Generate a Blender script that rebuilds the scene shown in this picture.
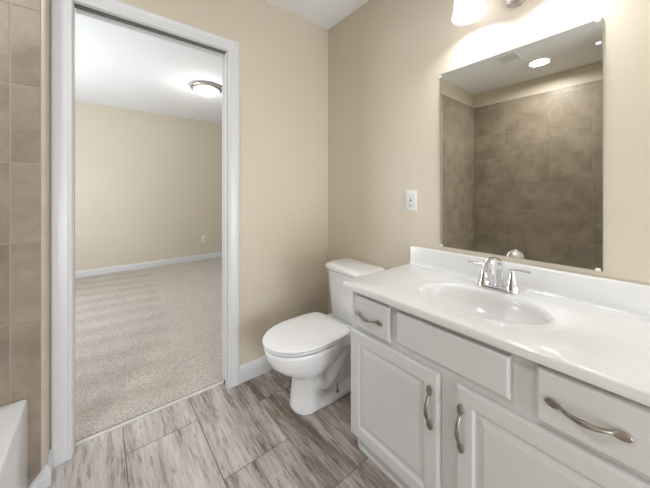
import bpy, bmesh, math, random
from mathutils import Vector, Matrix
random.seed(7)
S = bpy.context.scene
for o in list(bpy.data.objects):
    bpy.data.objects.remove(o, do_unlink=True)
COL = S.collection
PI = math.pi

# ------------------------------------------------------------------ camera
CX, CY, CZ = -1.375, -1.667, 1.171
cam_d = bpy.data.cameras.new('camera')
cam = bpy.data.objects.new('camera', cam_d)
COL.objects.link(cam)
cam.location = (CX, CY, CZ)
theta = math.atan2(277.6, 344.0)                 # heading, clockwise from +Y
cam.rotation_euler = (PI/2, 0, -theta)
cam_d.sensor_fit = 'HORIZONTAL'
cam_d.sensor_width = 36.0
cam_d.lens = 277.6/650*36.0
cam_d.shift_y = -(244-193)/650.0
cam_d.clip_start = 0.02
S.camera = cam

# ------------------------------------------------------------------ world, exposure
w = bpy.data.worlds.new('world'); S.world = w; w.use_nodes = True
bg = w.node_tree.nodes['Background']
bg.inputs[0].default_value = (0.8, 0.9, 1.0, 1); bg.inputs[1].default_value = 0.3
S.view_settings.view_transform = 'Standard'
S.view_settings.look = 'None'
S.view_settings.gamma = 1
S.view_settings.use_curve_mapping = False
S.view_settings.exposure = 0.30

# ------------------------------------------------------------------ area lights
def area(name, loc, direction, sx, sy, power, color):
    d = bpy.data.lights.new(name, 'AREA'); d.shape = 'RECTANGLE'; d.size = sx; d.size_y = sy
    d.energy = power; d.color = color
    o = bpy.data.objects.new(name, d); COL.objects.link(o); o.location = loc
    o.rotation_euler = Vector(direction).to_track_quat('-Z', 'Y').to_euler()
    return o
def point(name, loc, power, color, r=0.04):
    d = bpy.data.lights.new(name, 'POINT'); d.energy = power; d.color = color; d.shadow_soft_size = r
    o = bpy.data.objects.new(name, d); COL.objects.link(o); o.location = loc
    return o
WARM = (0.98, 0.975, 1.0); COOL = (0.83, 0.91, 1.0); NEUT = (0.84, 0.915, 1.0)
area('bedroom_window_light', (-2.85, 1.7, 1.3), (1, 0.1, 0.25), 1.5, 1.3, 53, COOL)          # daylight from the bedroom window, left
area('fill_light', (-0.70, -3.72, 0.95), (-0.02, 1, 0.30), 1.2, 1.6, 60, NEUT)        # soft fill added behind the camera to brighten the room

# ------------------------------------------------------------------ materials
def mat(name, color=(0.8, 0.8, 0.8), rough=0.5, metal=0.0, spec=0.5, coat=0.0):
    m = bpy.data.materials.new(name); m.use_nodes = True
    b = m.node_tree.nodes['Principled BSDF']
    b.inputs['Base Color'].default_value = (*color, 1)
    b.inputs['Roughness'].default_value = rough
    b.inputs['Metallic'].default_value = metal
    b.inputs['Specular IOR Level'].default_value = spec
    b.inputs['Coat Weight'].default_value = coat
    return m
def nodes(m):
    nt = m.node_tree
    return nt, nt.nodes, nt.links, nt.nodes['Principled BSDF']
def tex(nt, kind, **inp):
    n = nt.nodes.new(kind)
    for k, v in inp.items():
        n.inputs[k].default_value = v
    return n
def mapped(nt, scale, coord='Object'):
    tc = nt.nodes.new('ShaderNodeTexCoord'); mp = nt.nodes.new('ShaderNodeMapping')
    mp.inputs['Scale'].default_value = scale
    nt.links.new(tc.outputs[coord], mp.inputs['Vector'])
    return mp
def ramp(nt, stops):
    r = nt.nodes.new('ShaderNodeValToRGB'); e = r.color_ramp.elements
    while len(e) < len(stops): e.new(0.5)
    for i, (p, c) in enumerate(stops):
        e[i].position = p; e[i].color = (*c, 1)
    return r
def bump(m, scale, strength, dist=0.002, detail=3):
    nt, N, L, b = nodes(m)
    mp = mapped(nt, (1, 1, 1)); n = tex(nt, 'ShaderNodeTexNoise', Scale=scale, Detail=detail)
    L.new(mp.outputs[0], n.inputs['Vector'])
    bp = nt.nodes.new('ShaderNodeBump'); bp.inputs['Strength'].default_value = strength; bp.inputs['Distance'].default_value = dist
    L.new(n.outputs['Fac'], bp.inputs['Height']); L.new(bp.outputs[0], b.inputs['Normal'])
    return m
def mottle(m, c1, c2, scale, detail=3):
    nt, N, L, b = nodes(m)
    mp = mapped(nt, (1, 1, 1)); n = tex(nt, 'ShaderNodeTexNoise', Scale=scale, Detail=detail)
    L.new(mp.outputs[0], n.inputs['Vector'])
    r = ramp(nt, [(0.35, c1), (0.65, c2)])
    L.new(n.outputs['Fac'], r.inputs[0]); L.new(r.outputs[0], b.inputs['Base Color'])
    return m

M = {}
M['paint'] = bump(mottle(mat('tan_wall_paint', rough=0.45), (0.655, 0.578, 0.462), (0.67, 0.593, 0.477), 2.0), 260, 0.10, 0.001)
M['ceiling'] = bump(mat('ceiling_paint', (0.90, 0.90, 0.905), 0.8), 180, 0.15, 0.001)
M['trim'] = bump(mat('white_trim_paint', (0.71, 0.71, 0.71), 0.30), 90, 0.03, 0.001)
M['cabinet'] = bump(mottle(mat('cabinet_paint', rough=0.33), (0.67, 0.67, 0.665), (0.68, 0.68, 0.675), 3), 60, 0.03, 0.001)
M['shadowgap'] = bump(mat('dark_pocket', (0.20, 0.19, 0.17), 0.7), 60, 0.03, 0.001)
M['marble'] = mottle(mat('cultured_marble', rough=0.16, coat=0.3), (0.80, 0.80, 0.79), (0.81, 0.81, 0.80), 6)
M['porcelain'] = mottle(mat('porcelain', rough=0.10, coat=0.4), (0.86, 0.86, 0.86), (0.87, 0.87, 0.87), 5)
M['seat'] = mottle(mat('seat_plastic', rough=0.22), (0.90, 0.90, 0.90), (0.91, 0.91, 0.91), 5)
M['acrylic'] = mottle(mat('tub_acrylic', rough=0.18, coat=0.3), (0.83, 0.84, 0.85), (0.84, 0.85, 0.86), 5)
M['chrome'] = bump(mat('chrome', (0.82, 0.83, 0.85), 0.07, 1.0), 30, 0.01, 0.001)
M['nickel'] = mottle(mat('brushed_nickel', rough=0.32, metal=1.0), (0.52, 0.48, 0.44), (0.62, 0.58, 0.54), 90)
M['nickel_dark'] = mottle(mat('satin_nickel_pull', rough=0.36, metal=0.9), (0.25, 0.215, 0.185), (0.38, 0.335, 0.30), 60)
M['plastic'] = bump(mat('white_plastic', (0.82, 0.82, 0.80), 0.35), 60, 0.02, 0.001)
M['slot'] = mat('outlet_slot', (0.04, 0.04, 0.04), 0.6)
M['mirror'] = mat('mirror_silver', (0.81, 0.81, 0.75), 0.0, 1.0)
M['mirror_edge'] = mat('mirror_edge', (0.35, 0.40, 0.37), 0.2)
M['grout'] = bump(mat('floor_grout', (0.17, 0.155, 0.145), 0.85), 200, 0.2, 0.001)
M['wgrout'] = bump(mat('wall_grout', (0.36, 0.31, 0.25), 0.85), 200, 0.2, 0.001)
M['strip'] = bump(mottle(mat('threshold_strip', rough=0.5), (0.62, 0.58, 0.55), (0.70, 0.66, 0.63), 20), 90, 0.05, 0.001)
def emis(name, color, strength):
    m = mat(name, (0.7, 0.7, 0.7), 0.3); b = m.node_tree.nodes['Principled BSDF']
    b.inputs['Emission Color'].default_value = (*color, 1); b.inputs['Emission Strength'].default_value = strength
    return m
M['shade'] = emis('lit_frosted_shade', (1.0, 0.98, 1.0), 0.05)
M['bulb'] = emis('lit_bulb', WARM, 150)
nt_ = M['shade'].node_tree; b_ = nt_.nodes['Principled BSDF']; out_ = nt_.nodes['Material Output']
tr_ = nt_.nodes.new('ShaderNodeBsdfTranslucent'); tr_.inputs[0].default_value = (0.9, 0.9, 0.92, 1)
mx_ = nt_.nodes.new('ShaderNodeMixShader'); mx_.inputs[0].default_value = 0.16
nt_.links.new(b_.outputs[0], mx_.inputs[1]); nt_.links.new(tr_.outputs[0], mx_.inputs[2]); nt_.links.new(mx_.outputs[0], out_.inputs[0])
M['diffuser'] = emis('lit_frosted_dome', (1.0, 0.99, 0.97), 2.2)
M['can'] = emis('lit_recessed_lens', (1.0, 0.96, 0.88), 5)

def floor_tile_mat():
    m = mat('wood_grain_porcelain_tile', rough=0.33)
    nt, N, L, b = nodes(m)
    at = N.new('ShaderNodeAttribute'); at.attribute_name = 'tile'; at.attribute_type = 'GEOMETRY'
    tc = N.new('ShaderNodeTexCoord')
    add = N.new('ShaderNodeVectorMath'); add.operation = 'MULTIPLY_ADD'
    L.new(at.outputs['Vector'], add.inputs[0]); add.inputs[1].default_value = (13, 17, 9); L.new(tc.outputs['Object'], add.inputs[2])
    def nz(scale, sc, det, rough, dist=0.0):
        mp = N.new('ShaderNodeMapping'); mp.inputs['Scale'].default_value = scale; L.new(add.outputs[0], mp.inputs['Vector'])
        n = tex(nt, 'ShaderNodeTexNoise', Scale=sc, Detail=det, Roughness=rough, Distortion=dist); L.new(mp.outputs[0], n.inputs['Vector'])
        return n
    big = nz((15, 1.7, 1), 1.0, 5, 0.62, 0.12)
    fine = nz((130, 8, 1), 1.0, 5, 0.7, 0.1)
    blot = nz((65, 9, 1), 1.0, 4, 0.65, 0.25)
    r1 = ramp(nt, [(0.36, (0.14, 0.10, 0.075)), (0.46, (0.31, 0.255, 0.215)), (0.54, (0.49, 0.44, 0.41)), (0.68, (0.66, 0.61, 0.59))])
    mx = N.new('ShaderNodeMath'); mx.operation = 'MULTIPLY_ADD'; mx.inputs[1].default_value = 0.42
    L.new(fine.outputs['Fac'], mx.inputs[0])
    m2 = N.new('ShaderNodeMath'); m2.operation = 'MULTIPLY'; m2.inputs[1].default_value = 0.64; L.new(big.outputs['Fac'], m2.inputs[0])
    L.new(m2.outputs[0], mx.inputs[2])
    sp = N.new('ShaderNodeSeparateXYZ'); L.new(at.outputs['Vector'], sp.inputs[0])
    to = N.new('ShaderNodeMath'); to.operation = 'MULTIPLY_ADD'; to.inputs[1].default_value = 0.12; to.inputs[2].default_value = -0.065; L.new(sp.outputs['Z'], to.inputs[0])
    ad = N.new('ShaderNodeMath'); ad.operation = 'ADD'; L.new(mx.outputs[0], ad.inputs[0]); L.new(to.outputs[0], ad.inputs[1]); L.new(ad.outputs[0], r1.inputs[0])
    r2 = ramp(nt, [(0.55, (1, 1, 1)), (0.66, (0.58, 0.55, 0.53))])
    L.new(blot.outputs['Fac'], r2.inputs[0])
    mul = N.new('ShaderNodeMixRGB'); mul.blend_type = 'MULTIPLY'; mul.inputs[0].default_value = 1
    L.new(r1.outputs[0], mul.inputs[1]); L.new(r2.outputs[0], mul.inputs[2]); L.new(mul.outputs[0], b.inputs['Base Color'])
    bp = N.new('ShaderNodeBump'); bp.inputs['Strength'].default_value = 0.12; bp.inputs['Distance'].default_value = 0.002
    L.new(fine.outputs['Fac'], bp.inputs['Height']); L.new(bp.outputs[0], b.inputs['Normal'])
    return m
M['ftile'] = floor_tile_mat()
def wall_tile_mat():
    m = mat('beige_stone_wall_tile', rough=0.38)
    nt, N, L, b = nodes(m)
    at = N.new('ShaderNodeAttribute'); at.attribute_name = 'tile'; at.attribute_type = 'GEOMETRY'
    tc = N.new('ShaderNodeTexCoord')
    add = N.new('ShaderNodeVectorMath'); add.operation = 'MULTIPLY_ADD'
    L.new(at.outputs['Vector'], add.inputs[0]); add.inputs[1].default_value = (13, 17, 9); L.new(tc.outputs['Object'], add.inputs[2])
    n = tex(nt, 'ShaderNodeTexNoise', Scale=5.5, Detail=7, Roughness=0.62, Distortion=0.5); L.new(add.outputs[0], n.inputs['Vector'])
    r = ramp(nt, [(0.30, (0.22, 0.175, 0.13)), (0.5, (0.295, 0.24, 0.18)), (0.72, (0.38, 0.32, 0.25))])
    L.new(n.outputs['Fac'], r.inputs[0]); L.new(r.outputs[0], b.inputs['Base Color'])
    bp = N.new('ShaderNodeBump'); bp.inputs['Strength'].default_value = 0.1; bp.inputs['Distance'].default_value = 0.002
    L.new(n.outputs['Fac'], bp.inputs['Height']); L.new(bp.outputs[0], b.inputs['Normal'])
    return m
M['wtile'] = wall_tile_mat()
M['bullnose'] = bump(mottle(mat('bullnose_edge', rough=0.35), (0.50, 0.43, 0.34), (0.56, 0.49, 0.40), 9), 80, 0.05, 0.001)
def carpet_mat():
    m = mat('beige_carpet', rough=0.95, spec=0.1)
    nt, N, L, b = nodes(m)
    mp = mapped(nt, (1, 1, 1))
    f = tex(nt, 'ShaderNodeTexNoise', Scale=130.0, Detail=5, Roughness=0.7); L.new(mp.outputs[0], f.inputs['Vector'])
    g = tex(nt, 'ShaderNodeTexNoise', Scale=4.0, Detail=3); L.new(mp.outputs[0], g.inputs['Vector'])
    wv = N.new('ShaderNodeTexWave'); wv.bands_direction = 'Y'; wv.wave_profile = 'SIN'
    wv.inputs['Scale'].default_value = 1.15; wv.inputs['Distortion'].default_value = 1.3; wv.inputs['Detail Scale'].default_value = 1.2
    mp2 = mapped(nt, (1, 1, 1)); mp2.inputs['Rotation'].default_value = (0, 0, 0.12); L.new(mp2.outputs[0], wv.inputs['Vector'])
    # the vacuumed bands stop along a diagonal line through the room
    sx = N.new('ShaderNodeSeparateXYZ'); L.new(mp.outputs[0], sx.inputs[0])
    lin = N.new('ShaderNodeMath'); lin.operation = 'MULTIPLY_ADD'; lin.inputs[1].default_value = -0.075; L.new(sx.outputs['Y'], lin.inputs[0]); L.new(sx.outputs['X'], lin.inputs[2])
    mr = N.new('ShaderNodeMapRange'); mr.inputs['From Min'].default_value = -1.05; mr.inputs['From Max'].default_value = -0.98
    mr.inputs['To Min'].default_value = 1.0; mr.inputs['To Max'].default_value = 0.0; L.new(lin.outputs[0], mr.inputs['Value'])
    wm = N.new('ShaderNodeMath'); wm.operation = 'MULTIPLY'; L.new(wv.outputs['Fac'], wm.inputs[0]); L.new(mr.outputs[0], wm.inputs[1])
    r = ramp(nt, [(0.33, (0.37, 0.315, 0.255)), (0.5, (0.64, 0.575, 0.51)), (0.68, (0.84, 0.78, 0.72))])
    L.new(f.outputs['Fac'], r.inputs[0])
    r2 = ramp(nt, [(0.0, (1.0, 1.0, 1.0)), (1.0, (0.89, 0.88, 0.87))]); L.new(wm.outputs[0], r2.inputs[0])
    r3 = ramp(nt, [(0.3, (0.93, 0.93, 0.93)), (0.7, (1, 1, 1))]); L.new(g.outputs['Fac'], r3.inputs[0])
    a = N.new('ShaderNodeMixRGB'); a.blend_type = 'MULTIPLY'; a.inputs[0].default_value = 1
    c = N.new('ShaderNodeMixRGB'); c.blend_type = 'MULTIPLY'; c.inputs[0].default_value = 1
    L.new(r.outputs[0], a.inputs[1]); L.new(r2.outputs[0], a.inputs[2]); L.new(a.outputs[0], c.inputs[1]); L.new(r3.outputs[0], c.inputs[2])
    L.new(c.outputs[0], b.inputs['Base Color'])
    bp = N.new('ShaderNodeBump'); bp.inputs['Strength'].default_value = 0.8; bp.inputs['Distance'].default_value = 0.008
    L.new(f.outputs['Fac'], bp.inputs['Height']); L.new(bp.outputs[0], b.inputs['Normal'])
    return m
M['carpet'] = carpet_mat()

# ------------------------------------------------------------------ mesh helpers
def link(name, me, m, parent=None, smooth=False, loc=None):
    me.materials.clear(); me.materials.append(M[m] if isinstance(m, str) else m)
    if smooth:
        me.polygons.foreach_set('use_smooth', [True]*len(me.polygons))
    o = bpy.data.objects.new(name, me); COL.objects.link(o)
    if parent is not None:
        o.parent = parent
        o.location = -parent.location       # shapes are given in room coordinates
    return o
def fin(name, bm, m, parent=None, smooth=False, sharp=None):
    bmesh.ops.recalc_face_normals(bm, faces=bm.faces)
    me = bpy.data.meshes.new(name); bm.to_mesh(me); bm.free()
    o = link(name, me, m, parent, smooth)
    if sharp is not None:
        me.set_sharp_from_angle(angle=math.radians(sharp))
    return o
def box(bm, x0, x1, y0, y1, z0, z1, bev=0.0, seg=2):
    vs = [bm.verts.new((x, y, z)) for x in (x0, x1) for y in (y0, y1) for z in (z0, z1)]
    idx = [(0, 1, 3, 2), (4, 6, 7, 5), (0, 4, 5, 1), (2, 3, 7, 6), (0, 2, 6, 4), (1, 5, 7, 3)]
    fs = [bm.faces.new([vs[i] for i in q]) for q in idx]
    if bev > 0:
        es = list({e for f in fs for e in f.edges})
        bmesh.ops.bevel(bm, geom=es, offset=bev, segments=seg, profile=0.5, affect='EDGES')
    return vs
def loft(bm, rings, cap0=True, cap1=True, closed=True):
    R = [[bm.verts.new(p) for p in r] for r in rings]
    n = len(R[0])
    for a, b in zip(R[:-1], R[1:]):
        for i in range(n if closed else n-1):
            j = (i+1) % n
            bm.faces.new((a[i], a[j], b[j], b[i]))
    if cap0: bm.faces.new(R[0][::-1])
    if cap1: bm.faces.new(R[-1])
    return R
def lathe(bm, prof, c, axis='Z', n=40, cap0=False, cap1=False):
    rings = []
    for r, h in prof:
        ring = []
        for i in range(n):
            a = 2*PI*i/n; u, v = r*math.cos(a), r*math.sin(a)
            if axis == 'Z': ring.append((c[0]+u, c[1]+v, c[2]+h))
            elif axis == 'X': ring.append((c[0]+h, c[1]+u, c[2]+v))
            else: ring.append((c[0]+u, c[1]+h, c[2]+v))
        rings.append(ring)
    loft(bm, rings, cap0, cap1)
def sweep(bm, pts, radii, n=16, caps=True, flat=None):
    """tube along pts; radii = number or (ru, rv) per point; flat = up hint"""
    P = [Vector(p) for p in pts]; rings = []
    up = Vector(flat) if flat else Vector((0, 0, 1))
    for i, p in enumerate(P):
        t = (P[min(i+1, len(P)-1)] - P[max(i-1, 0)]).normalized()
        u = t.cross(up)
        if u.length < 1e-4: u = t.cross(Vector((1, 0, 0)))
        u.normalize(); v = u.cross(t).normalized()
        r = radii[i] if isinstance(radii, list) else radii
        ru, rv = r if isinstance(r, tuple) else (r, r)
        rings.append([p + u*ru*math.cos(2*PI*k/n) + v*rv*math.sin(2*PI*k/n) for k in range(n)])
    loft(bm, rings, caps, caps)
def profile_run(bm, p0, p1, nrm, prof, m0=0.0, m1=0.0):
    """extrude a (depth, height) profile from p0 to p1; m0/m1 = mitre factors along the run per unit depth"""
    p0, p1, nrm = Vector(p0), Vector(p1), Vector(nrm); t = (p1-p0).normalized()
    a = [p0 + nrm*d + Vector((0, 0, h)) + t*(m0*d) for d, h in prof]
    b = [p1 + nrm*d + Vector((0, 0, h)) + t*(m1*d) for d, h in prof]
    loft(bm, [a, b])
def group(name, label, cat, loc, grp=None):
    o = bpy.data.objects.new(name, None); COL.objects.link(o); o.location = loc; o.empty_display_size = 0.1
    o['label'] = label; o['category'] = cat
    if grp: o['group'] = grp
    bpy.context.view_layer.update()
    return o
def tag(o, label, cat, grp=None):
    o['label'] = label; o['category'] = cat
    if grp: o['group'] = grp
    return o
def struct(name, bm, m, label=None, smooth=False, sharp=None):
    o = fin(name, bm, m, None, smooth, sharp); o['kind'] = 'structure'
    if label: o['label'] = label
    return o
def smoothcurve(pts, k=6):
    out = []; P = [Vector(p) for p in pts]
    for i in range(len(P)-1):
        a = P[max(i-1, 0)]; b = P[i]; c = P[i+1]; d = P[min(i+2, len(P)-1)]
        for s in range(k):
            t = s/k
            out.append(0.5*((2*b) + (c-a)*t + (2*a-5*b+4*c-d)*t*t + (3*b-a-3*c+d)*t**3))
    out.append(P[-1]); return out

# ------------------------------------------------------------------ room dimensions
H = 2.44
WT = 0.082                        # back wall thickness
XR = 0.0; XL = -1.545; XT = -2.37 # vanity wall, left return, alcove long wall
YT = -0.10; YT2 = -1.62; YF = -3.80
OX0, OX1, OZ = -1.472, -0.784, 2.022        # doorway opening
BX0, BX1, BY1 = -2.95, 2.3, 3.47            # bedroom

# floor of the bathroom: individual tiles in one mesh
bm = bmesh.new()
tl = bm.faces.layers.float_vector.new('tile')
TW, TL = 0.305, 0.61
g = 0.0014
start = {0: -0.14, 1: -0.525, 2: -0.22, 3: -0.49, 4: -0.36, -1: -0.37, -2: -0.2}
fgrout = []
def clip_rect(x0, x1, y0, y1):
    x0 = max(x0, -1.66); x1 = min(x1, 0.0); y0 = max(y0, YF); y1 = min(y1, 0.056)
    return (x0, x1, y0, y1) if x1-x0 > 0.004 and y1-y0 > 0.004 else None
for c in range(-2, 5):
    cx0 = -1.290 + c*TW
    for r in range(-8, 4):
        y0 = start[c] + r*TL
        q = clip_rect(cx0+g, cx0+TW-g, y0+g, y0+TL-g)
        if not q: continue
        x0, x1, ya, yb = q
        b_ = 0.0012
        top = [bm.verts.new(p) for p in ((x0+b_, ya+b_, 0), (x1-b_, ya+b_, 0), (x1-b_, yb-b_, 0), (x0+b_, yb-b_, 0))]
        bot = [bm.verts.new(p) for p in ((x0, ya, -0.0015), (x1, ya, -0.0015), (x1, yb, -0.0015), (x0, yb, -0.0015))]
        tone = random.uniform(0.6, 1.0) if c <= 0 else (random.uniform(0.3, 0.7) if c == 1 else random.uniform(0.0, 0.3))   # random tone; browner columns by the vanity paint in its floor shade
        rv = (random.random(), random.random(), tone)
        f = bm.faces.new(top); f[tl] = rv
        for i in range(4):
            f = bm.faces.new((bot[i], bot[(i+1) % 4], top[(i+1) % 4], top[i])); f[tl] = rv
me = bpy.data.meshes.new('floor'); bm.to_mesh(me); bm.free()
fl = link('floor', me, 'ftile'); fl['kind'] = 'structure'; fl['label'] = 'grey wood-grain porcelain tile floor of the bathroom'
bm = bmesh.new(); box(bm, -1.66, 0.0, YF, 0.056, -0.06, -0.0012)
gr = fin('grout', bm, 'grout', fl)
# bedroom carpet
bm = bmesh.new(); box(bm, BX0, BX1, 0.084, BY1, -0.06, 0.004)
struct('floor_bedroom', bm, 'carpet', 'beige carpet of the bedroom beyond the doorway')
# threshold
bm = bmesh.new(); profile_run(bm, (OX0+0.001, 0.052, 0), (OX1+0.0, 0.052, 0), (0, 1, 0), [(0.004, -0.02), (0.004, 0.002), (0.008, 0.0045), (0.024, 0.0045), (0.028, 0.001), (0.028, -0.02)])
struct('trim_1', bm, 'strip', 'pale threshold strip between tile and carpet')

# ceilings
bm = bmesh.new(); box(bm, -2.45, 0.10, YF-0.1, 0.0, H, H+0.06); struct('ceiling', bm, 'ceiling', 'white bathroom ceiling')
bm = bmesh.new(); box(bm, BX0, BX1, WT, BY1, H, H+0.06); struct('ceiling_bedroom', bm, 'ceiling', 'white bedroom ceiling')
# walls
bm = bmesh.new()
box(bm, BX0-0.08, OX0, 0, WT, -0.05, H+0.06); box(bm, OX1, BX1+0.08, 0, WT, -0.05, H+0.06); box(bm, OX0, OX1, 0, WT, OZ+0.02, H+0.06)
struct('wall_back', bm, 'paint', 'tan wall holding the doorway')
bm = bmesh.new(); box(bm, 0, 0.10, YF-0.1, 0, -0.05, H); struct('wall_right', bm, 'paint', 'tan wall behind the vanity')
bm = bmesh.new(); box(bm, XT-0.02, XL, YT+0.008, 0, -0.05, H); struct('wall_alcove_back', bm, 'paint', 'short tan return wall at the foot of the tub')
bm = bmesh.new(); box(bm, XT-0.1, XT-0.008, YT2-0.1, YT+0.008, -0.05, H); struct('wall_left', bm, 'paint')
bm = bmesh.new(); box(bm, XT-0.1, XL, YF-0.0, YT2-0.008, -0.05, H); struct('wall_alcove_front', bm, 'paint')
bm = bmesh.new(); box(bm, XT-0.1, 0.0, YF-0.1, YF, -0.05, H); struct('wall_front', bm, 'paint')
bm = bmesh.new(); box(bm, BX0-0.08, BX1+0.08, BY1, BY1+0.1, -0.05, H+0.06); struct('wall_bedroom_back', bm, 'paint', 'tan far wall of the bedroom')
bm = bmesh.new(); box(bm, BX0-0.08, BX0, WT, BY1, -0.05, H+0.06); struct('wall_bedroom_left', bm, 'paint')
bm = bmesh.new(); box(bm, BX1, BX1+0.08, WT, BY1, -0.05, H+0.06); struct('wall_bedroom_right', bm, 'paint')

# alcove wall tile
def tiled(name, org, du, nrm, us, zs, z_border, label):
    bm = bmesh.new(); lay = bm.faces.layers.float_vector.new('tile')
    org, du, nrm = Vector(org), Vector(du), Vector(nrm); g = 0.0015
    rows = [(a, b) for a, b in zip(zs[:-1], zs[1:])]
    for za, zb in rows:
        cols = us
        if za >= z_border - 0.001:                      # narrow border course
            cols = []; u = us[0]
            while u < us[-1]-0.02: cols.append(u); u += 0.43
            cols.append(us[-1])
        for ua, ub in zip(cols[:-1], cols[1:]):
            rv = (random.random(), random.random(), random.random())
            def P(u, z, d): return org + du*u + nrm*d + Vector((0, 0, z))
            lo = [bm.verts.new(P(u, z, 0)) for u, z in ((ua+g, za+g), (ub-g, za+g), (ub-g, zb-g), (ua+g, zb-g))]
            e = 0.0015
            hi = [bm.verts.new(P(u, z, 0.0065)) for u, z in ((ua+g+e, za+g+e), (ub-g-e, za+g+e), (ub-g-e, zb-g-e), (ua+g+e, zb-g-e))]
            f = bm.faces.new(hi); f[lay] = rv
            for i in range(4):
                f = bm.faces.new((lo[i], lo[(i+1) % 4], hi[(i+1) % 4], hi[i])); f[lay] = rv
    bmesh.ops.recalc_face_normals(bm, faces=bm.faces)
    o = fin(name, bm, 'wtile'); o['kind'] = 'structure'; o['label'] = label
    # grout bed behind the tiles
    b2 = bmesh.new(); a = org + du*us[0] + Vector((0, 0, zs[0])) ; c = org + du*us[-1] + Vector((0, 0, zs[-1]))
    p = [a - nrm*0.004, a + nrm*0.005, c - nrm*0.004, c + nrm*0.005]
    xs = [q.x for q in p]; ys = [q.y for q in p]; z_ = [q.z for q in p]
    box(b2, min(xs), max(xs), min(ys), max(ys), min(z_), max(z_))
    fin('grout', b2, 'wgrout', o)
    return o
zs = [0.0, 0.05, 0.36, 0.67, 0.98, 1.288, 1.588, 1.888, 2.20, 2.262]
tiled('wall_tile_back', (-1.560, YT+0.0065, 0), (-1, 0, 0), (0, -1, 0), [0, 0.083, 0.513, XT*-1-1.560-0.001], zs, 2.20, 'beige stone tile at the foot of the tub')
tiled('wall_tile_left', (XT-0.0065, YT, 0), (0, -1, 0), (1, 0, 0), [0.0, 0.34, 0.77, 1.10, 1.519], zs, 2.20, 'beige stone tile along the tub')
tiled('wall_tile_front', (-1.560, YT2-0.0065, 0), (-1, 0, 0), (0, 1, 0), [0, 0.083, 0.513, XT*-1-1.560-0.001], zs, 2.20, 'beige stone tile at the head of the tub')
for nm, y, s in (('trim_2', YT, 1), ('trim_3', YT2, -1)):
    bm = bmesh.new()
    prof = [(-1.560, y+0.0075*s), (-1.560, y), (-1.553, y-0.0005*s), (-1.548, y+0.0025*s), (-1.5445, y+0.0075*s)]
    loft(bm, [[(px, py, z) for px, py in prof] for z in (0.0, 2.262)])
    struct(nm, bm, 'bullnose', 'rounded pale tile edge strip beside the tub')

# baseboards
BB = [(0, 0), (0.014, 0), (0.014, 0.066), (0.011, 0.078), (0.011, 0.086), (0.007, 0.094), (0.004, 0.102), (0, 0.104)]
BBs = [(d, h*0.80) for d, h in BB]
bm = bmesh.new(); profile_run(bm, (-0.7195, 0, 0), (0, 0, 0), (0, -1, 0), BB, 0, -1); struct('baseboard_back', bm, 'trim', 'white baseboard behind the toilet')
bm = bmesh.new(); profile_run(bm, (0, 0, 0), (0, -0.762, 0), (-1, 0, 0), BB, 1, 0); struct('baseboard_right', bm, 'trim')
bm = bmesh.new()
profile_run(bm, (XL, -0.012, 0), (XL, YT-0.0, 0), (1, 0, 0), BBs, 0, 1)
loft(bm, [[(XL + d, YT - d, h) for d, h in BBs], [(-1.5945, YT - d*0.8, h*0.33) for d, h in BBs]])   # tapers down to the tub
struct('baseboard_left', bm, 'trim', 'short white baseboard wrapping the corner beside the tub')
bm = bmesh.new(); profile_run(bm, (BX0, BY1, 0), (BX1, BY1, 0), (0, -1, 0), [(d, h*0.9) for d, h in BB]); struct('baseboard_bedroom', bm, 'trim', 'white baseboard along the bedroom wall')

# ------------------------------------------------------------------ door casing and pocket jamb
CW = 0.066
CP = [(0.0, 0.0), (0.0, 0.010), (0.004, 0.013), (0.012, 0.013), (0.016, 0.010), (0.044, 0.016), (0.052, 0.019), (0.060, 0.019), (CW, 0.015), (CW, 0.0)]   # (away from opening, proud of wall)
def casing(bm, rev, y0, ny):
    # mitred three-sided frame
    def path(d, o):
        a = OX0 - rev - d; b = OX1 + rev + d; z = OZ + rev + 0.001 + d
        yy = y0 + ny*o
        return [(a, yy, 0.0), (a, yy, z), (b, yy, z), (b, yy, 0.0)]
    rings = [path(d, o) for d, o in CP]
    n = len(rings)
    V = [[bm.verts.new(p) for p in r] for r in rings]
    for i in range(n):
        j = (i+1) % n
        for k in range(3):
            bm.faces.new((V[i][k], V[i][k+1], V[j][k+1], V[j][k]))
    bm.faces.new([V[i][0] for i in range(n)]); bm.faces.new([V[i][3] for i in range(n)][::-1])
bm = bmesh.new(); casing(bm, 0.002, -0.0005, -1)
struct('trim_4', bm, 'trim', 'white moulded door casing around the doorway', False)
bm = bmesh.new(); casing(bm, 0.02, WT+0.0005, 1)
struct('trim_5', bm, 'trim', 'door casing on the bedroom side')
# split jambs with a dark slot for the pocket door
bm = bmesh.new()
box(bm, OX0-0.0, OX0+0.003, 0.0, WT, 0.0, OZ, 0.0008, 1)                 # left jamb, closed
box(bm, OX0+0.006, OX1, 0.054, WT, OZ-0.006, OZ+0.02, 0.001, 1)          # head, bedroom side
box(bm, OX0+0.003, OX1, 0.0, 0.006, OZ, OZ+0.02, 0.001, 1)         # head, bathroom side
box(bm, OX1-0.004, OX1, 0.0, 0.022, 0.0, OZ-0.006, 0.001, 1)             # right split jambs
box(bm, OX1-0.004, OX1, 0.056, WT, 0.0, OZ-0.006, 0.001, 1)
jb = struct('door_1', bm, 'trim', 'white split jamb of the pocket doorway')
bm = bmesh.new(); box(bm, OX0+0.003, OX1, 0.0062, 0.0538, OZ+0.003, OZ+0.019); box(bm, OX0+0.02, OX1-0.02, 0.026, 0.034, OZ-0.001, OZ+0.003)
fin('door_track', bm, 'shadowgap', jb)
bm = bmesh.new(); box(bm, OX1-0.0012, OX1-0.0002, 0.0222, 0.0558, 0.01, OZ-0.008); fin('door_edge', bm, 'trim', jb)
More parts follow.
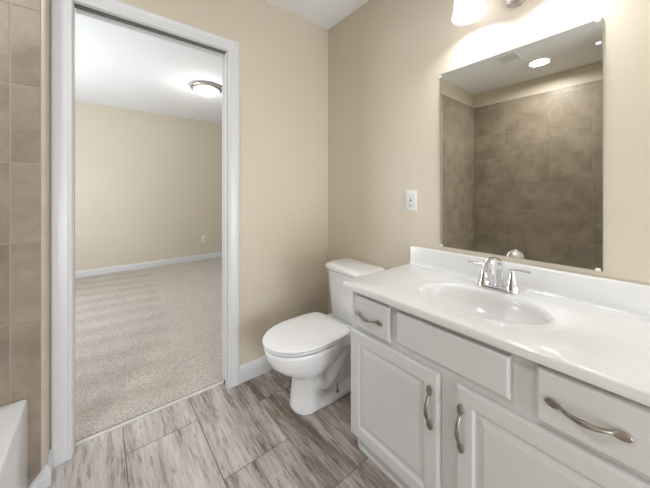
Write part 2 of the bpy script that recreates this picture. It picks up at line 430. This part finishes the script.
bm = bmesh.new(); box(bm, OX1-0.006, OX1-0.0015, 0.030, 0.047, 0.0035, 0.03, 0.001, 1); fin('floor_guide', bm, 'shadowgap', jb)

# ------------------------------------------------------------------ bathtub
tub = group('bathtub', 'white bathtub with a flat apron in the tiled alcove', 'bathtub', (-1.98, -0.86, 0))
bm = bmesh.new()
tx0, tx1, ty0, ty1, tz = XT+0.003, -1.596, YT2+0.003, YT-0.003, 0.376
def rrect(x0, x1, y0, y1, r, z, n=8):
    pts = []
    for cx_, cy_, a0 in ((x1-r, y1-r, 0), (x0+r, y1-r, PI/2), (x0+r, y0+r, PI), (x1-r, y0+r, 3*PI/2)):
        for i in range(n+1):
            a = a0 + PI/2*i/n; pts.append((cx_+r*math.cos(a), cy_+r*math.sin(a), z))
    return pts
rings = [rrect(tx0, tx1, ty0, ty1, 0.004, 0.001), rrect(tx0, tx1, ty0, ty1, 0.004, tz-0.012), rrect(tx0+.001, tx1-0.004, ty0, ty1, 0.004, tz-0.003),
         rrect(tx0+.004, tx1-0.011, ty0+.004, ty1-.004, 0.006, tz), rrect(tx0+0.05, tx1-0.085, ty0+0.07, ty1-0.08, 0.12, tz-0.004),
         rrect(tx0+0.06, tx1-0.10, ty0+0.085, ty1-0.10, 0.12, tz-0.02), rrect(tx0+0.10, tx1-0.13, ty0+0.2, ty1-0.14, 0.12, 0.10), rrect(tx0+0.16, tx1-0.18, ty0+0.3, ty1-0.2, 0.10, 0.055)]
loft(bm, rings, True, True)
fin('tub_shell', bm, 'acrylic', tub, True, 35)
bm = bmesh.new(); lathe(bm, [(0.0001, 0.003), (0.03, 0.003), (0.034, 0.0)], (-2.0, -0.42, 0.0555), 'Z', 24); fin('drain', bm, 'chrome', tub, True)

# ------------------------------------------------------------------ toilet
TY = -0.395
toi = group('toilet', 'white two-piece toilet with closed lid, in the corner left of the vanity', 'toilet', (-0.35, TY, 0))
def egg(xf, xb, xm, hw, z, n=56, pb=1.0, yc=TY, sq=1.0):
    pts = []
    for i in range(n):
        a = 2*PI*i/n; c, s = math.cos(a), math.sin(a)
        if c >= 0: x = xm - (xm-xf)*c
        else: x = xm + (xb-xm)*(abs(c)**pb)
        y = yc + hw*(abs(s)**(sq if c >= 0 else pb*0.9))*(1 if s >= 0 else -1)
        pts.append((x, y, z))
    return pts
# bowl and foot: overlapping shapes fused by a fine voxel remesh, then smoothed like glazed ware
bm = bmesh.new()
loft(bm, [egg(-0.576, -0.36, -0.49, 0.090, 0.0), egg(-0.576, -0.36, -0.49, 0.090, 0.02), egg(-0.569, -0.37, -0.49, 0.085, 0.08), egg(-0.563, -0.38, -0.48, 0.083, 0.14),
          egg(-0.564, -0.36, -0.48, 0.086, 0.175), egg(-0.578, -0.33, -0.49, 0.098, 0.197), egg(-0.612, -0.30, -0.49, 0.122, 0.220), egg(-0.666, -0.27, -0.49, 0.146, 0.250),
          egg(-0.700, -0.25, -0.48, 0.160, 0.283), egg(-0.718, -0.24, -0.48, 0.169, 0.320), egg(-0.727, -0.235, -0.48, 0.174, 0.356), egg(-0.725, -0.235, -0.48, 0.172, 0.368)])
loft(bm, [egg(-0.38, -0.035, -0.28, 0.150, 0.315, pb=0.35), egg(-0.38, -0.035, -0.28, 0.150, 0.371, pb=0.35)])                     # deck under the tank
loft(bm, [egg(-0.560, -0.03, -0.36, 0.100, 0.0, pb=0.6), egg(-0.560, -0.03, -0.36, 0.098, 0.030, pb=0.6), egg(-0.545, -0.05, -0.36, 0.080, 0.046, pb=0.6)])   # foot flange
loft(bm, [egg(-0.46, -0.06, -0.24, 0.058, 0.0, pb=0.7), egg(-0.46, -0.08, -0.24, 0.052, 0.18, pb=0.7), egg(-0.46, -0.06, -0.22, 0.075, 0.33, pb=0.7)])   # rear web
for sgn in (-1, 1):                                                        # trapway bulges
    pts = smoothcurve([(-0.47, TY+sgn*0.055, 0.15), (-0.40, TY+sgn*0.064, 0.12), (-0.34, TY+sgn*0.066, 0.16), (-0.29, TY+sgn*0.062, 0.22), (-0.23, TY+sgn*0.06, 0.25), (-0.17, TY+sgn*0.056, 0.22), (-0.14, TY+sgn*0.05, 0.10), (-0.14, TY+sgn*0.05, 0.03)])
    sweep(bm, pts, 0.040, 14)
bowl = fin('bowl', bm, 'porcelain', toi, True)
md = bowl.modifiers.new('fuse', 'REMESH'); md.mode = 'VOXEL'; md.voxel_size = 0.006; md.use_smooth_shade = True
sm = bowl.modifiers.new('soft', 'SMOOTH'); sm.factor = 0.6; sm.iterations = 7
# seat and lid
def slab(bm, xf, xb, xm, hw, z0, z1, pb, r=0.006, dome=0.0):
    L_ = []
    for ins, z in ((r*0.8, z0), (r*0.2, z0+r*0.35), (0, z0+r), (0, z1-r), (r*0.3, z1-r*0.3), (r, z1)):
        L_.append(egg(xf+ins, xb-ins, xm, hw-ins, z, 72, pb))
    if dome:
        for k in (0.75, 0.45, 0.15):
            L_.append(egg(xm-(xm-xf)*k, xm+(xb-xm)*k, xm, hw*k, z1+dome*(1-k*k), 72, pb))
    loft(bm, L_)
bm = bmesh.new(); slab(bm, -0.726, -0.282, -0.49, 0.170, 0.3735, 0.386, 0.42); fin('seat', bm, 'seat', toi, True, 50)
bm = bmesh.new(); slab(bm, -0.734, -0.272, -0.49, 0.178, 0.3915, 0.406, 0.36, 0.006, 0.004); lid = fin('lid', bm, 'seat', toi, True, 50)
for s in (-1, 1):
    bm = bmesh.new(); box(bm, -0.269, -0.240, TY+s*0.075-0.02, TY+s*0.075+0.02, 0.370, 0.392, 0.006, 3)
    fin('hinge', bm, 'seat', toi, True, 40)
# tank
bm = bmesh.new()
def trr(x0, x1, hw, z, r, n=6): return rrect(x0, x1, TY-0.018-hw, TY-0.018+hw, r, z, n)
loft(bm, [trr(-0.196, -0.030, 0.140, 0.3725, 0.035), trr(-0.206, -0.022, 0.152, 0.39, 0.045), trr(-0.212, -0.018, 0.160, 0.47, 0.05), trr(-0.222, -0.016, 0.176, 0.674, 0.05)])
fin('tank', bm, 'porcelain', toi, True, 45)
bm = bmesh.new()
loft(bm, [trr(-0.230, -0.012, 0.184, 0.6745, 0.055), trr(-0.236, -0.010, 0.190, 0.680, 0.06), trr(-0.238, -0.009, 0.192, 0.695, 0.06), trr(-0.234, -0.011, 0.188, 0.707, 0.058),
          trr(-0.222, -0.018, 0.176, 0.714, 0.05), trr(-0.20, -0.03, 0.155, 0.717, 0.04)])
fin('tank_lid', bm, 'porcelain', toi, True, 50)
bm = bmesh.new()
lathe(bm, [(0.0001, 0.012), (0.009, 0.011), (0.011, 0.007), (0.011, 0.0)], (-0.160, TY+0.1555, 0.650), 'Y', 20)
sweep(bm, [(-0.160, TY+0.165, 0.650), (-0.180, TY+0.167, 0.649), (-0.200, TY+0.167, 0.647), (-0.215, TY+0.165, 0.646)], [(0.004, 0.006), (0.004, 0.006), (0.004, 0.006), (0.003, 0.005)], 12)
fin('flush_lever', bm, 'chrome', toi, True, 50)
for s in (-1, 1):
    bm = bmesh.new()
    lathe(bm, [(0.0001, 0.004), (0.013, 0.003), (0.014, 0.0)], (-0.325, TY+s*0.082, 0.040), 'Z', 20)
    lathe(bm, [(0.0035, 0.003), (0.0035, 0.045), (0.0001, 0.047)], (-0.325, TY+s*0.082, 0.040), 'Z', 12)
    fin('floor_bolt', bm, 'nickel_dark', toi, True, 40)

# ------------------------------------------------------------------ vanity cabinet
VF = -0.487                       # face frame plane
vy0, vy1 = -1.675, -0.765
van = group('vanity_cabinet', 'white vanity cabinet with two panel doors and two drawers below the countertop', 'cabinet', (-0.25, -1.22, 0))
bm = bmesh.new()
CZT = 0.7445
box(bm, VF, -0.002, vy1-0.016, vy1, 0.09, CZT, 0.001, 1)              # left side
box(bm, -0.452, -0.002, vy1-0.016, vy1, 0.001, 0.0905)                # left side, notched at the toe
box(bm, VF, -0.002, vy0, vy0+0.016, 0.09, CZT, 0.001, 1)
box(bm, -0.452, -0.002, vy0, vy0+0.016, 0.001, 0.0905)
box(bm, VF+0.002, -0.002, vy0+0.016, vy1-0.016, 0.09, 0.105)
box(bm, -0.012, -0.002, vy0+0.016, vy1-0.016, 0.105, CZT)
# face frame (solid front board carrying all fronts)
box(bm, VF, VF+0.018, vy0+0.0161, vy1-0.0161, 0.105, CZT, 0.0006, 1)
fin('cabinet_body', bm, 'cabinet', van)
bm = bmesh.new(); box(bm, -0.447, -0.434, vy0+0.016, vy1-0.016, 0.001, 0.0895)
profile_run(bm, (-0.447, vy1-0.016, 0), (-0.447, vy0+0.016, 0), (-1, 0, 0), [(0, 0.001), (0.008, 0.001), (0.008, 0.012), (0.005, 0.018), (0, 0.020)])
fin('toe_kick', bm, 'cabinet', van)
FX = VF - 0.0006                  # back of the fronts
def panel_door(y0, y1, z0, z1):
    """front with bevelled edge, frame, cove and a raised flat panel"""
    bm = bmesh.new()
    def rr(i, x): return [(x, y0+i, z0+i), (x, y1-i, z0+i), (x, y1-i, z1-i), (x, y0+i, z1-i)]
    F = FX - 0.019
    rings = [rr(0, FX), rr(0, F+0.007), rr(0.0025, F+0.003), rr(0.009, F), rr(0.050, F), rr(0.054, F+0.003), rr(0.057, F+0.0085), rr(0.063, F+0.0095), rr(0.066, F+0.0090), rr(0.082, F+0.0040), rr(0.084, F+0.0035)]
    loft(bm, rings)
    return bm
def drawer_face(y0, y1, z0, z1, e=0.007):
    bm = bmesh.new()
    def rr(i, x): return [(x, y0+i, z0+i), (x, y1-i, z0+i), (x, y1-i, z1-i), (x, y0+i, z1-i)]
    F = FX - 0.019
    loft(bm, [rr(0, FX), rr(0, F+0.008), rr(0.002, F+0.0035), rr(e*0.6, F+0.0020), rr(e, F)])
    return bm
def pull_bm(c, vertical):
    """arched pull with flat leaf-shaped ends, 146 mm long"""
    bm = bmesh.new(); x0 = FX-0.019; n = 34; half = 0.074
    rings = []
    path = []
    for i in range(n+1):
        t = -1 + 2*i/n; a = abs(t)
        if a > 0.60:                         # leaf end, lying on the front
            k = (a-0.60)/0.40
            out = 0.0045 + 0.004*(1-k)**2
            wd = 0.0045 + 0.0062*math.sin(PI*min(1, k*0.93+0.04))**0.8
            if k > 0.97: wd = 0.0025
            th = 0.0035
        else:
            k = a/0.60
            out = 0.0085 + 0.0195*(1-k**2)**0.9
            wd = 0.0045 + 0.0028*(1-k)
            th = 0.0040 + 0.0016*(1-k)
        path.append((t*half, out, wd, th))
    for i, (s, out, wd, th) in enumerate(path):
        a = path[max(i-1, 0)]; b = path[min(i+1, n)]
        tx, to = b[0]-a[0], b[1]-a[1]; l = math.hypot(tx, to); tx /= l; to /= l
        ring = []
        for k in range(12):
            an = 2*PI*k/12; u = wd*math.cos(an); v = th*math.sin(an)
            ss = s - to*v; oo = out + tx*v
            if vertical: ring.append((x0-oo, c[0]+u, c[1]+ss))
            else: ring.append((x0-oo, c[0]+ss, c[1]+u))
        rings.append(ring)
    loft(bm, rings)
    for s in (-1, 1):                        # posts on the front
        y, z = (c[0], c[1]+s*0.056) if vertical else (c[0]+s*0.056, c[1])
        lathe(bm, [(0.0045, 0.0), (0.004, -0.006)], (x0, y, z), 'X', 12, True, True)
    return bm
d = fin('door', panel_door(-1.188, -0.769, 0.100, 0.570), 'cabinet', van)
fin('handle', pull_bm((-1.158, 0.445), True), 'nickel_dark', van, True).name = 'handle'
h1 = bpy.data.objects[-1] if False else COL.objects[-1]
def reparent(ch, pa):
    ch.parent = pa; ch.location = (0, 0, 0)
reparent(h1, d); h1['label'] = 'satin nickel pull on the door nearer the toilet'
d = fin('door', panel_door(-1.671, -1.244, 0.100, 0.570), 'cabinet', van)
h1 = fin('handle', pull_bm((-1.262, 0.443), True), 'nickel_dark', van, True); reparent(h1, d)
d = fin('drawer', drawer_face(-0.986, -0.800, 0.588, 0.727), 'cabinet', van)
h1 = fin('handle', pull_bm((-0.882, 0.652), False), 'nickel_dark', van, True); reparent(h1, d)
d = fin('drawer', drawer_face(-1.664, -1.452, 0.588, 0.727), 'cabinet', van)
h1 = fin('handle', pull_bm((-1.546, 0.654), False), 'nickel_dark', van, True); reparent(h1, d)
fin('false_drawer_front', drawer_face(-1.393, -1.018, 0.602, 0.722), 'cabinet', van)

# ------------------------------------------------------------------ countertop with integral basin
ct = group('countertop', 'white cultured marble countertop with backsplash and integral oval basin', 'countertop', (-0.27, -1.22, 0.745))
X0, X1, Y0, Y1, ZT, ZB = -0.528, -0.002, -1.697, -0.745, 0.775, 0.7455
sc = (-0.282, -1.218)
N_ = 112
angs = [2*PI*i/N_ for i in range(N_)]
for cxn, cyn in ((X0, Y0), (X0, Y1), (X1, Y0), (X1, Y1)):
    a = math.atan2(cyn-sc[1], cxn-sc[0]) % (2*PI)
    i = min(range(len(angs)), key=lambda k: abs(angs[k]-a)); angs[i] = a
angs.sort()
def ell(ax, ay, z): 
    # point of the ellipse in each direction
    out = []
    for a in angs:
        c, s = math.cos(a), math.sin(a); r = 1/math.sqrt((c/ax)**2+(s/ay)**2)
        out.append((sc[0]+c*r, sc[1]+s*r, z))
    return out
def rect(ins, z):
    out = []
    for a in angs:
        c, s = math.cos(a), math.sin(a); ts = []
        if c > 1e-9: ts.append((X1-sc[0])/c)
        if c < -1e-9: ts.append((X0-sc[0])/c)
        if s > 1e-9: ts.append((Y1-sc[1])/s)
        if s < -1e-9: ts.append((Y0-sc[1])/s)
        t = min(ts); x, y = sc[0]+c*t, sc[1]+s*t
        out.append((min(max(x, X0+ins), X1-ins), min(max(y, Y0+ins), Y1-ins), z))
    return out
bm = bmesh.new()
rings = [ell(0.150, 0.226, ZT-0.0022), ell(0.170, 0.252, ZT-0.0022), ell(0.178, 0.262, ZT-0.0012), ell(0.188, 0.274, ZT), rect(0.008, ZT), rect(0.003, ZT-0.0015), rect(0.0, ZT-0.006), rect(0.0, ZB+0.008), rect(0.003, ZB), rect(0.03, ZB)]
loft(bm, rings, False, False)
fin('counter_slab', bm, 'marble', ct, True, 50)
bm = bmesh.new()
rings = [ell(0.150, 0.226, ZT-0.0022)]
ax, ay = 0.140, 0.208; DP = 0.125
rings.append(ell(0.1455, 0.218, ZT-0.0030))
for k in range(1, 15):
    t = k/14
    rr_ = math.cos(t*PI/2*0.93)**0.72; z = ZT-0.005 - DP*math.sin(t*PI/2)**1.25
    rings.append(ell(ax*rr_, ay*rr_, z))
loft(bm, rings, False, True)
fin('sink_basin', bm, 'marble', ct, True)
bm = bmesh.new(); lathe(bm, [(0.0001, 0.004), (0.014, 0.003), (0.020, 0.003), (0.023, 0.0)], (sc[0], sc[1], ZT-0.130+0.001), 'Z', 28); fin('drain', bm, 'chrome', ct, True)
bm = bmesh.new(); profile_run(bm, (-0.002, Y1-0.011, ZT-0.001), (-0.002, Y0, ZT-0.001), (-1, 0, 0), [(0, 0), (0.036, 0), (0.028, 0.002), (0.0235, 0.008), (0.0215, 0.018), (0.0205, 0.092), (0.0185, 0.0975), (0.014, 0.1), (0, 0.1)])
fin('backsplash', bm, 'marble', ct, True, 55)

# ------------------------------------------------------------------ faucet
fa = group('faucet', 'chrome two-handle faucet with arched spout behind the oval basin', 'faucet', (-0.085, -1.22, ZT))
FXc = -0.093
bm = bmesh.new()
b = []
def stadium(hw, r, z, n=12):
    out = []
    for i in range(n+1): a = PI*i/n; out.append((FXc + r*math.cos(a), -1.22+hw+r*math.sin(a), z))
    for i in range(n+1): a = PI+PI*i/n; out.append((FXc + r*math.cos(a), -1.22-hw+r*math.sin(a), z))
    return out
loft(bm, [stadium(0.052, 0.027, ZT+0.0003), stadium(0.052, 0.027, ZT+0.007), stadium(0.052, 0.024, ZT+0.011), stadium(0.05, 0.018, ZT+0.013)])
fin('base_plate', bm, 'chrome', fa, True, 50)
bm = bmesh.new()
pts = smoothcurve([(FXc+0.005, -1.22, ZT+0.008), (FXc+0.006, -1.22, ZT+0.05), (FXc+0.002, -1.22, ZT+0.090), (FXc-0.018, -1.22, ZT+0.117), (FXc-0.050, -1.22, ZT+0.122), (FXc-0.080, -1.22, ZT+0.105), (FXc-0.098, -1.22, ZT+0.080)], 6)
n_ = len(pts)
rad = []
for i in range(n_):
    t = i/(n_-1); rad.append((0.0155-0.005*t, 0.0185+0.004*math.sin(PI*t)))
sweep(bm, pts, rad, 20, True, (0, 1, 0.0001))
fin('spout', bm, 'chrome', fa, True, 60)
for s in (-1, 1):
    yc = -1.22 + s*0.052
    bm = bmesh.new(); lathe(bm, [(0.026, 0.006), (0.0255, 0.014), (0.020, 0.030), (0.0145, 0.052), (0.0115, 0.070), (0.0105, 0.078), (0.006, 0.084), (0.0001, 0.085)], (FXc, yc, ZT), 'Z', 28)
    hb = fin('handle', bm, 'chrome', fa, True, 60)
    bm = bmesh.new()
    sweep(bm, smoothcurve([(FXc+0.002, yc-s*0.010, ZT+0.083), (FXc, yc+s*0.012, ZT+0.087), (FXc-0.004, yc+s*0.040, ZT+0.091), (FXc-0.006, yc+s*0.064, ZT+0.091)], 5),
          [(0.0062+0.001*i/15, 0.0055-0.0015*i/15) for i in range(16)], 12)
    lv = fin('lever', bm, 'chrome', fa, True, 60); reparent(lv, hb)
bm = bmesh.new(); sweep(bm, [(FXc+0.028, -1.22, ZT+0.009), (FXc+0.028, -1.22, ZT+0.06)], 0.0025, 10); lathe(bm, [(0.0025, 0.058), (0.005, 0.062), (0.005, 0.070), (0.0001, 0.073)], (FXc+0.028, -1.22, ZT), 'Z', 14)
fin('pop_up_rod', bm, 'chrome', fa, True, 50)

# ------------------------------------------------------------------ mirror
mi = group('mirror', 'frameless rectangular wall mirror with plastic corner clips above the backsplash', 'mirror', (-0.003, -1.22, 0.9))
my0, my1, mz0, mz1 = -1.521, -0.923, 0.897, 1.785
bm = bmesh.new()
vs = [bm.verts.new(p) for p in ((-0.0065, my0, mz0), (-0.0065, my1, mz0), (-0.0065, my1, mz1), (-0.0065, my0, mz1))]
bm.faces.new(vs)
me = bpy.data.meshes.new('glass'); bm.to_mesh(me); bm.free(); link('mirror_glass', me, 'mirror', mi)
bm = bmesh.new(); box(bm, -0.0062, -0.001, my0-0.0015, my1+0.0015, mz0-0.0015, mz1+0.0015); fin('mirror_backing', bm, 'mirror_edge', mi)
for y, z in ((my0+0.012, mz1-0.004), (my1+0.001, mz1-0.012), (my0+0.012, mz0+0.003), (my1-0.006, mz0+0.003), (my0+0.010, 1.700)):
    bm = bmesh.new(); box(bm, -0.0095, -0.0068, y-0.007, y+0.007, z-0.005, z+0.005, 0.0012, 2)
    fin('clip', bm, 'plastic', mi, True, 40)

# ------------------------------------------------------------------ outlets
def outlet(name, label, c, face, grp=None):
    """face 'X' plate on the x=const wall looking -X, 'Y' on the y=const wall looking -Y"""
    g_ = group(name, label, 'outlet', c)
    def R(bm, d0, d1, u0, u1, v0, v1, bev=0.0):
        if face == 'X': box(bm, c[0]-d1, c[0]-d0, c[1]+u0, c[1]+u1, c[2]+v0, c[2]+v1, bev)
        else: box(bm, c[0]+u0, c[0]+u1, c[1]-d1, c[1]-d0, c[2]+v0, c[2]+v1, bev)
    bm = bmesh.new(); R(bm, 0.0003, 0.006, -0.036, 0.036, -0.058, 0.058, 0.0022); fin('cover_plate', bm, 'plastic', g_, True, 40)
    bm = bmesh.new(); R(bm, 0.0062, 0.0095, -0.0165, 0.0165, -0.0335, 0.0335, 0.0012); rc = fin('receptacle', bm, 'plastic', g_, True, 40)
    bm = bmesh.new()
    for s in (-1, 1):
        R(bm, 0.0096, 0.0101, -0.0085, -0.006, s*0.019-0.004, s*0.019+0.005); R(bm, 0.0096, 0.0101, 0.006, 0.0085, s*0.019-0.005, s*0.019+0.005)
        R(bm, 0.0096, 0.0101, -0.0022, 0.0022, s*0.019-0.0125, s*0.019-0.008)
    R(bm, 0.0096, 0.0103, -0.008, 0.008, 0.0015, 0.0055); R(bm, 0.0096, 0.0103, -0.008, 0.008, -0.0055, -0.0015)
    R(bm, 0.0062, 0.0066, -0.0178, 0.0178, -0.0350, -0.0340); R(bm, 0.0062, 0.0066, -0.0178, 0.0178, 0.0340, 0.0350)
    R(bm, 0.0062, 0.0066, -0.0180, -0.0170, -0.0350, 0.0350); R(bm, 0.0062, 0.0066, 0.0170, 0.0180, -0.0350, 0.0350)
    sl = fin('slots', bm, 'slot', g_); reparent(sl, rc)
    return g_
outlet('outlet', 'white wall outlet on tan wall left of the mirror', (0.0, -0.748, 1.128), 'X')
outlet('outlet', 'small white outlet low on the far bedroom wall', (0.03, BY1, 0.365), 'Y')

# ------------------------------------------------------------------ vanity light
vl = group('vanity_light', 'brushed nickel vanity light with frosted bell shades above the mirror', 'lamp', (-0.003, -1.262, 2.0))
LZ = 1.993
bm = bmesh.new(); lathe(bm, [(0.044, 0.0), (0.044, -0.008), (0.040, -0.016), (0.031, -0.022), (0.028, -0.024), (0.022, -0.032), (0.010, -0.036), (0.0001, -0.037)], (-0.001, -1.262, LZ+0.012), 'X', 40)
fin('backplate', bm, 'nickel', vl, True, 50)
SX = -0.115
for yc in (-1.112, -1.412):
    s = 1 if yc > -1.262 else -1
    bm = bmesh.new()
    sweep(bm, smoothcurve([(-0.03, -1.262+s*0.02, LZ+0.01), (-0.07, -1.262+s*0.07, LZ+0.045), (-0.105, yc-s*0.03, LZ+0.10), (SX, yc, LZ+0.125), (SX, yc, LZ+0.10)], 6), 0.006, 12)
    lathe(bm, [(0.0001, 0.115), (0.022, 0.110), (0.028, 0.100), (0.029, 0.085)], (SX, yc, LZ), 'Z', 28)
    fin('arm', bm, 'nickel', vl, True, 50)
    bm = bmesh.new(); zb = 1.952
    lathe(bm, [(0.027, 0.150), (0.040, 0.142), (0.050, 0.120), (0.055, 0.080), (0.058, 0.040), (0.062, 0.010), (0.0655, 0.0)], (SX, yc, zb), 'Z', 44)
    fin('shade', bm, 'shade', vl, True)
    bm = bmesh.new(); lathe(bm, [(0.0001, -0.0), (0.016, 0.004), (0.028, 0.018), (0.031, 0.035), (0.028, 0.052), (0.018, 0.075), (0.013, 0.085), (0.013, 0.115)], (SX, yc, zb+0.018), 'Z', 28)
    fin('bulb', bm, 'bulb', vl, True)

# ------------------------------------------------------------------ recessed shower light and vent
rl = group('recessed_light', 'round recessed ceiling light above the tub, seen in the mirror', 'lamp', (-1.935, -0.88, H))
bm = bmesh.new(); lathe(bm, [(0.098, 0.0), (0.098, -0.004), (0.090, -0.007), (0.078, -0.006), (0.076, -0.002)], (-1.935, -0.88, H-0.0004), 'Z', 40); fin('trim_ring', bm, 'plastic', rl, True, 50)
bm = bmesh.new(); lathe(bm, [(0.0765, -0.002), (0.05, -0.0035), (0.0001, -0.004)], (-1.935, -0.88, H-0.0006), 'Z', 40); fin('lens', bm, 'can', rl, True)
pl = area('recessed_bulb_light', (-1.935, -0.88, H-0.012), (0, 0, -1), 0.15, 0.15, 10.0, (0.97, 0.98, 1.0)); pl.data.shape = 'DISK'; pl.data.spread = 2.9
ve = group('ceiling_vent', 'square white slatted exhaust vent in the bathroom ceiling, seen in the mirror', 'vent', (-1.62, -0.72, H))
bm = bmesh.new(); vx, vy, q = -1.60, -0.72, 0.085
for a in ((vx-q, vx+q, vy-q, vy-q+.018), (vx-q, vx+q, vy+q-.018, vy+q), (vx-q, vx-q+.018, vy-q+.018, vy+q-.018), (vx+q-.018, vx+q, vy-q+.018, vy+q-.018)):
    box(bm, *a, H-0.012, H-0.0004, 0.002, 1)
fin('frame', bm, 'plastic', ve)
bm = bmesh.new()
for i in range(8):
    y = vy-q+0.027+i*0.0165; box(bm, vx-q+.018, vx+q-.018, y, y+0.006, H-0.011, H-0.001)
fin('slats', bm, 'plastic', ve)

# ------------------------------------------------------------------ bedroom ceiling light
BL = (-0.395, 1.80)
fl_ = group('ceiling_light', 'round flush ceiling light with brushed nickel ring in the bedroom', 'lamp', (BL[0], BL[1], H))
bm = bmesh.new(); lathe(bm, [(0.150, 0.0), (0.172, -0.004), (0.180, -0.016), (0.178, -0.028), (0.168, -0.040), (0.150, -0.046), (0.142, -0.044)], (BL[0], BL[1], H-0.0004), 'Z', 56); fin('ring', bm, 'nickel', fl_, True, 60)
bm = bmesh.new(); lathe(bm, [(0.148, -0.040), (0.140, -0.056), (0.118, -0.078), (0.085, -0.094), (0.045, -0.103), (0.0001, -0.106)], (BL[0], BL[1], H), 'Z', 56); fin('diffuser', bm, 'diffuser', fl_, True)
pl = point('bedroom_bulb_light', (BL[0], BL[1], H-0.20), 5.5, (1.0, 0.97, 0.93), 0.10)
